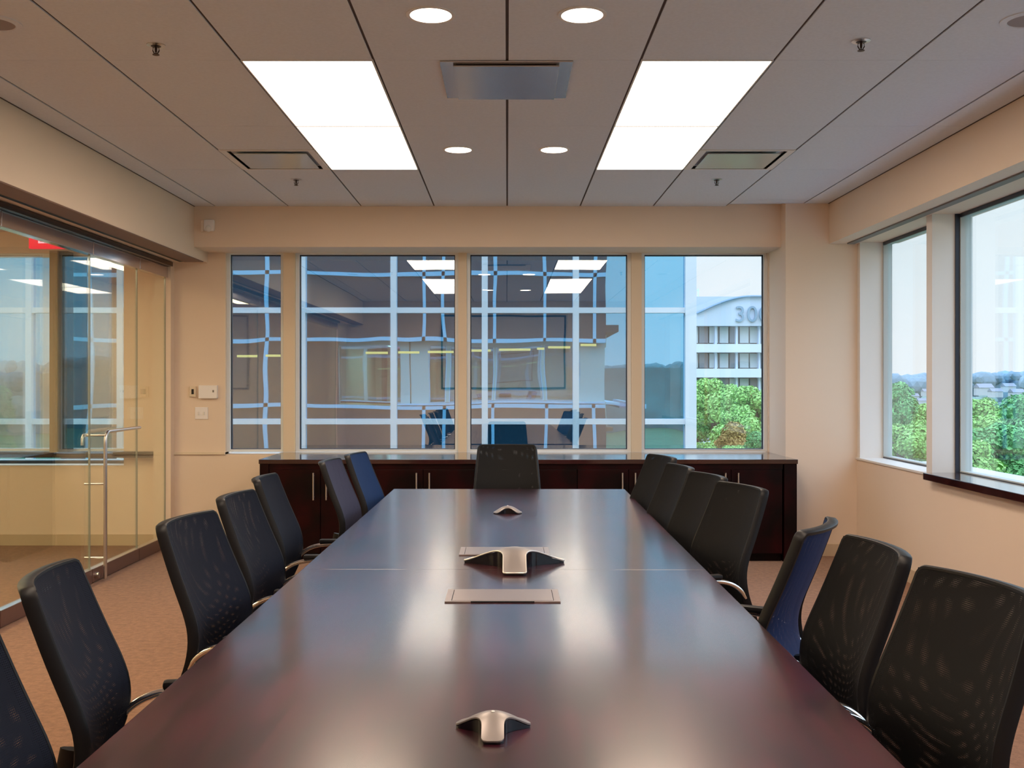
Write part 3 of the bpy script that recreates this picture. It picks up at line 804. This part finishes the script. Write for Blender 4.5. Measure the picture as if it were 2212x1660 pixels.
colx = mxs+[3.60]
trz = [H+1.44-2.244*k for k in range(-1, 7)]    # transom heights
trz = sorted(trz)
for x in mxs: B('mullion', M['outframe'], x-.06, x+.06, -.10, .05, 0, trz[-1]-GZ+.3, wing)
B('corner_post', M['outframe'], 3.58, 3.80, -.14, .4, 0, trz[-1]-GZ+.3, wing)
for z in trz: B('transom', M['outframe'], mxs[0], 3.58, -.08, .04, z-.055-GZ, z+.055-GZ, wing)
for x0, x1 in zip(colx, colx[1:]):
    for z0, z1 in zip([GZ]+trz, trz):
        B('window', M['facade'], x0+.06, x1-(.06 if x1 < 3.5 else .02), 0, .03, z0+.055-GZ, z1-.055-GZ, wing)
B('core', M['conc'], mxs[0]-.1, 3.78, .06, 14, 0, trz[-1]-GZ+.25, wing)

for (p0, p1, py) in ((512, 556, 770), (574, 608, 769), (790, 838, 763), (860, 906, 762), (924, 980, 761), (1010, 1060, 758), (1078, 1146, 756), (1160, 1176, 754), (1184, 1232, 751), (1254, 1288, 746)):  # glowing yellow strips painting the lamps mirrored in the wing's glass
    B('lamp_reflection', M['dash'], X(p0, FY), X(p1, FY), -.012, -.002, Z(py, FY)-.02-GZ, Z(py, FY)+.025-GZ, wing)
# own building outside skin (mirrored in the wing's glass)
ob = MB(); ey0, ey1 = YB+.33, YB+.45
ob.box(-14, 3.1, ey0, ey1, GZ, SILL-.10); ob.box(-14, 3.1, ey0, ey1, HEAD+.12, 6.5); ob.box(-14, CORX, ey0, ey1, SILL-.1, HEAD+.12)
own = struct(ob.build('wall_exterior', mat('spandrel_glass', (.035, .045, .055), .3)), 'outer skin of this building', 'wall')
om = MB()
for x in (-13, -11.2, -9.3, -7.5): om.box(x-.06, x+.06, ey1, ey1+.08, GZ, 6.5)
for x in (X(475, 9.4), X(625, 9.4), X(999, 9.4), X(1375, 9.4), 2.75):
    om.box(x-.05, x+.05, ey1, ey1+.08, GZ, SILL-.1); om.box(x-.05, x+.05, ey1, ey1+.08, HEAD+.12, 6.5)
for z in (SILL-.16, HEAD+.18, -1.4, -3.6, 4.8): om.box(-14, 3.1, ey1, ey1+.08, z-.06, z+.06)
om.build('mullion_grid', M['outframe'], own)
struct(B('trim_12', M['outframe'], XL-.5, 3.1, YB+.2, YB+.5, SILL-.07, SILL-.01), 'pale outside sill below the back windows', 'trim')
struct(B('trim_13', M['outframe'], GX+.12, GX+.50, 0, 8.6, .70, .775), 'pale outside ledge along the right windows', 'trim')
struct(B('trim_14', mat('slate_ledge', (.16, .22, .33), .6), GX+.50, GX+1.2, 0, 8.4, .60, .66), 'slate coloured outside ledge', 'trim')
struct(B('trim_15', M['outframe'], GX+1.2, GX+1.35, 0, 8.5, .60, .74), 'outer rim of the outside ledge', 'trim')

# ground
struct(B('ground', mat('ground_grass', (.10, .16, .06), .95, var=.3, vscale=.3), -500, 900, -700, 1200, GZ-.5, GZ-.01), 'ground far below with lawns and streets', 'ground')

# 300 building
BY = 70.0
bx0, bx1 = X(1440, BY), X(1700, BY)
b3 = empty('numbered_building', (0, BY, GZ)); tag(b3, 'pale concrete office block with large grey 300 near the roof', 'building')
pw_ = mat('pale_block', (.60, .70, .84), .7); wn = mat('block_window', (.20, .22, .24), .25); wn2 = mat('block_blind', (.50, .56, .56), .6)
def zz(py): return Z(py, BY)-GZ
def hb(name, m, px0, px1, y0, y1, z0, z1, par=b3): return B(name, m, X(px0, BY), X(px1, BY), y0, y1, z0, z1, par)
hb('wall', pw_, 1440, 1700, 0, 25, 0, zz(866))
for (a, b) in ((866, 792), (792, 742), ): pass
hb('slab_band', mat('white_band', (.74, .82, .92), .6), 1440, 1700, -.5, 25, zz(816), zz(797))
hb('slab_band', mat('white_band_upper', (.74, .82, .92), .6), 1440, 1700, -.5, 25, zz(762), zz(744))
hb('parapet', pw_, 1440, 1700, -.4, 25, zz(705), zz(642))
hb('core', mat('block_core', (.30, .27, .25), .7), 1442, 1698, .5, 24.5, zz(866), zz(705))
for (py0, py1) in ((741, 706), (795, 764), (862, 818)):
    for k, px in enumerate(range(1446, 1690, 22)):
        hb('window', wn2 if (k*7+py0) % 3 else wn, px, px+19, .25, .45, zz(py0), zz(py1))
for px in (1546, 1591, 1640): hb('pillar', pw_, px-2, px+2, -.1, .5, zz(866), zz(705))
arc_ = MB()
pts = []
for k in range(21):
    px = 1502+k*9.0; py = 679-37*math.sin(min(1, (px-1502)/120)*PI/2); pts.append((X(px, BY), -.55, zz(py)))
arc_.tube(pts, .09, 6); arc_.build('curved_pipe', mat('pipe_grey', (.25, .38, .55), .6), b3, True)
cu = bpy.data.curves.new('numerals', 'FONT'); cu.body = '300'; cu.size = 1.50; cu.extrude = .06; cu.space_character = 1.08
tx = bpy.data.objects.new('numerals', cu); COL.objects.link(tx); bpy.context.view_layer.update()
me = bpy.data.meshes.new_from_object(tx); bpy.data.objects.remove(tx); me.materials.clear(); me.materials.append(mat('numeral_grey', (.24, .38, .52), .6))
lt = bpy.data.objects.new('numerals', me); COL.objects.link(lt); lt.parent = b3; lt.location = (X(1583, BY), -.5, zz(696)); lt.rotation_euler = (PI/2, 0, 0)
an = MB(); an.cyl((X(1512, BY), 2, zz(642)), (X(1512, BY), 2, zz(612)), .05, n=6).cyl((X(1520, BY), 2, zz(642)), (X(1520, BY), 2, zz(618)), .05, n=6).cyl((X(1505, BY), 2, zz(622)), (X(1522, BY), 2, zz(622)), .04, n=6)
an.build('antenna', pw_, b3)

# trees
def leafmat(name, c):
    m, nt, p = newmat(name)
    gi = nt.nodes.new('ShaderNodeNewGeometry'); r = nt.nodes.new('ShaderNodeValToRGB')
    nt.links.new(gi.outputs['Random Per Island'], r.inputs[0])
    r.color_ramp.elements[0].color = (*[v*.6 for v in c], 1); r.color_ramp.elements[1].color = (*[min(1, v*1.45) for v in c], 1)
    nt.links.new(r.outputs[0], p.inputs['Base Color']); p.inputs['Roughness'].default_value = .6
    p.inputs['Specular IOR Level'].default_value = .2
    return m
LM = [leafmat('leaf_bright', (.34, .62, .19)), leafmat('leaf_mid', (.19, .46, .17)), leafmat('leaf_autumn', (.42, .30, .10))]
def crown_mesh(seed, lm, nleaf=9500, R=1.0, squash=1.0, leaf=.058):
    rnd = random.Random(seed); m = MB(); bm = m.bm
    blobs = []
    for k in range(20):
        a = rnd.uniform(0, 2*PI); z = rnd.uniform(-.8, .85); rr = math.sqrt(max(0.05, 1-z*z))*rnd.uniform(.35, .72)
        blobs.append((Vector((rr*math.cos(a), rr*math.sin(a), z*.72*squash)), rnd.uniform(.24, .42)))
    for k in range(nleaf):
        c, r = rnd.choice(blobs)
        d = Vector((rnd.gauss(0, 1), rnd.gauss(0, 1), rnd.gauss(0, 1)+.35)).normalized()
        p_ = c+d*r*rnd.uniform(.8, 1.06)
        n = (d+Vector((rnd.uniform(-.7, .7), rnd.uniform(-.7, .7), rnd.uniform(-.3, .9)))).normalized()
        t1 = n.orthogonal().normalized(); t1.rotate(Matrix.Rotation(rnd.uniform(0, 6.28), 3, n)); t2 = n.cross(t1); s_ = leaf*rnd.uniform(.6, 1.3)
        vs_ = [bm.verts.new(p_+t1*s_), bm.verts.new(p_+t2*s_*.55+n*s_*.15), bm.verts.new(p_-t1*s_), bm.verts.new(p_-t2*s_*.55+n*s_*.15)]
        bm.faces.new(vs_)
    for c, r in blobs:
        bmesh.ops.create_icosphere(bm, subdivisions=2, radius=r*.66, matrix=Matrix.Translation(c))
    me = bpy.data.meshes.new('crown'); bm.to_mesh(me); bm.free(); me.materials.append(lm)
    return me
crowns = [crown_mesh(1, LM[0]), crown_mesh(2, LM[1]), crown_mesh(3, LM[0]), crown_mesh(4, LM[2])]
def tree(x, y, R, topz, ci, lab, grp):
    t = empty('tree', (x, y, GZ)); tag(t, lab, 'tree', grp)
    cz = topz-R*.95-GZ
    c = bpy.data.objects.new('crown', crowns[ci]); COL.objects.link(c); c.parent = t; c.location = (0, 0, cz); c.scale = (R, R, R); c.rotation_euler.z = x*3.1
    MB().cyl((0, 0, 0), (0, 0, cz), .35, .18, n=10).build('trunk', M['trunk'], t, True)
def tree_px(px, d, top, Rpx, ci, lab, grp): tree(X(px, d), d, Rpx*d/F, Z(top, d), ci, lab, grp)
g1 = 'trees beyond the back right pane'; g2 = 'trees beyond the right windows'
tree_px(1545, 44, 808, 62, 0, 'tallest bright green tree in front of the numbered block', g1)
tree_px(1628, 40, 832, 60, 2, 'bright green tree at the right edge of the back pane', g1)
tree_px(1500, 46, 850, 60, 1, 'green tree half hidden by the white corner of the glass wing', g1)
tree_px(1590, 38, 880, 62, 0, 'green tree low in the middle of the back right pane', g1)
tree_px(1578, 27, 912, 62, 3, 'rust-tinged tree low in the back right pane', g1)
tree_px(1645, 24, 930, 44, 1, 'dark green tree at the lower right of the back pane', g1)
tree_px(1512, 23, 948, 46, 0, 'light green bush-like tree at the bottom of the back right pane', g1)
tree_px(1590, 21, 956, 44, 0, 'light green treetop at the very bottom of the back right pane', g1)
tree_px(1925, 46, 822, 62, 1, 'tall green tree behind the narrow right window, left side', g2)
tree_px(2018, 56, 862, 62, 0, 'lighter green tree behind the post between the right windows', g2)
tree_px(1950, 32, 905, 80, 0, 'leafy tree low in the narrow right window', g2)
tree_px(2120, 50, 848, 80, 0, 'pale green tree at the left of the large right window', g2)
tree_px(2205, 38, 842, 95, 1, 'deep green tree at the right frame edge beyond the large window', g2)
tree_px(2150, 33, 910, 100, 1, 'dark green tree low in the large right window', g2)
tree_px(2090, 30, 935, 90, 0, 'pale tree just above the outside ledge in the large right window', g2)

# far tree-covered hills
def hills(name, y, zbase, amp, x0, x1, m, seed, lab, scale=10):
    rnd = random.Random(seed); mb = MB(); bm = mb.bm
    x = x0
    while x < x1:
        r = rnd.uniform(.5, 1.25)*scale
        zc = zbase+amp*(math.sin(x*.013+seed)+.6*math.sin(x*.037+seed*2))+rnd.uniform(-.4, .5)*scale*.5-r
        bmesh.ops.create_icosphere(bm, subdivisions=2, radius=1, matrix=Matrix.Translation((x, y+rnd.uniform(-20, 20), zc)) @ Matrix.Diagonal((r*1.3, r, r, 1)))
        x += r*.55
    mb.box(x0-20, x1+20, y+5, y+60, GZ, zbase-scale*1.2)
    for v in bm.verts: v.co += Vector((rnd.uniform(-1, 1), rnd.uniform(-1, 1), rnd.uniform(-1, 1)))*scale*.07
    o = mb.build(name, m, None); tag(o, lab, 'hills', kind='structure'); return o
hills('hills', 420, 5.2, .8, -260, 520, mat('far_hill_trees_hazed', (.22, .33, .42), .95, var=.25, vscale=.12), 3, 'wooded ridge on the horizon with blue haze in its colour', 3.6)  # aerial haze is painted into the blue base colour
hills('hills', 190, -1.6, .5, 40, 250, mat('mid_hill_trees_hazed', (.19, .32, .30), .95, var=.3, vscale=.3), 8, 'blue-green wooded slope in front of the ridge', 3.0)  # blue-green base colour stands in for distance haze
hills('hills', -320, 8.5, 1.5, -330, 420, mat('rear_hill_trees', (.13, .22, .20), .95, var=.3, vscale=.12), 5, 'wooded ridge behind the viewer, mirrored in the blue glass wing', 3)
hh_ = None
for k, (px, py, d, w_) in enumerate([(1990, 866, 120, 2.2), (1972, 856, 150, 3), (2002, 846, 160, 3), (2125, 838, 165, 5), (2150, 846, 150, 3.5), (2196, 848, 140, 3.6), (2178, 835, 175, 4), (1945, 850, 140, 3)]):
    if hh_ is None:
        hh_ = empty('house'); B('walls', mat('house_wall', (.52, .55, .60), .8), -1, 1, -1, 1, -1.1, 0, hh_)
        r = MB(); bm = r.bm
        q = [bm.verts.new(v) for v in ((-1.1, -1.1, 0), (1.1, -1.1, 0), (1.1, 1.1, 0), (-1.1, 1.1, 0), (-1.1, 0, .6), (1.1, 0, .6))]
        for f_ in ((0, 1, 5, 4), (2, 3, 4, 5), (0, 4, 3), (1, 2, 5), (0, 3, 2, 1)): bm.faces.new([q[i] for i in f_])
        r.build('roof', mat('house_roof', (.26, .29, .36), .8), hh_); o = hh_
    else: o = copy_tree(hh_)
    o.location = (X(px, d), d, Z(py, d)); o.scale = (w_*.22, w_*.22, w_*.22)
    tag(o, 'tiny pale house on the far slope behind the %s' % ('narrow window beside the column' if px < 2050 else 'large window over the dark ledge'), 'house', 'distant houses beyond the right windows')
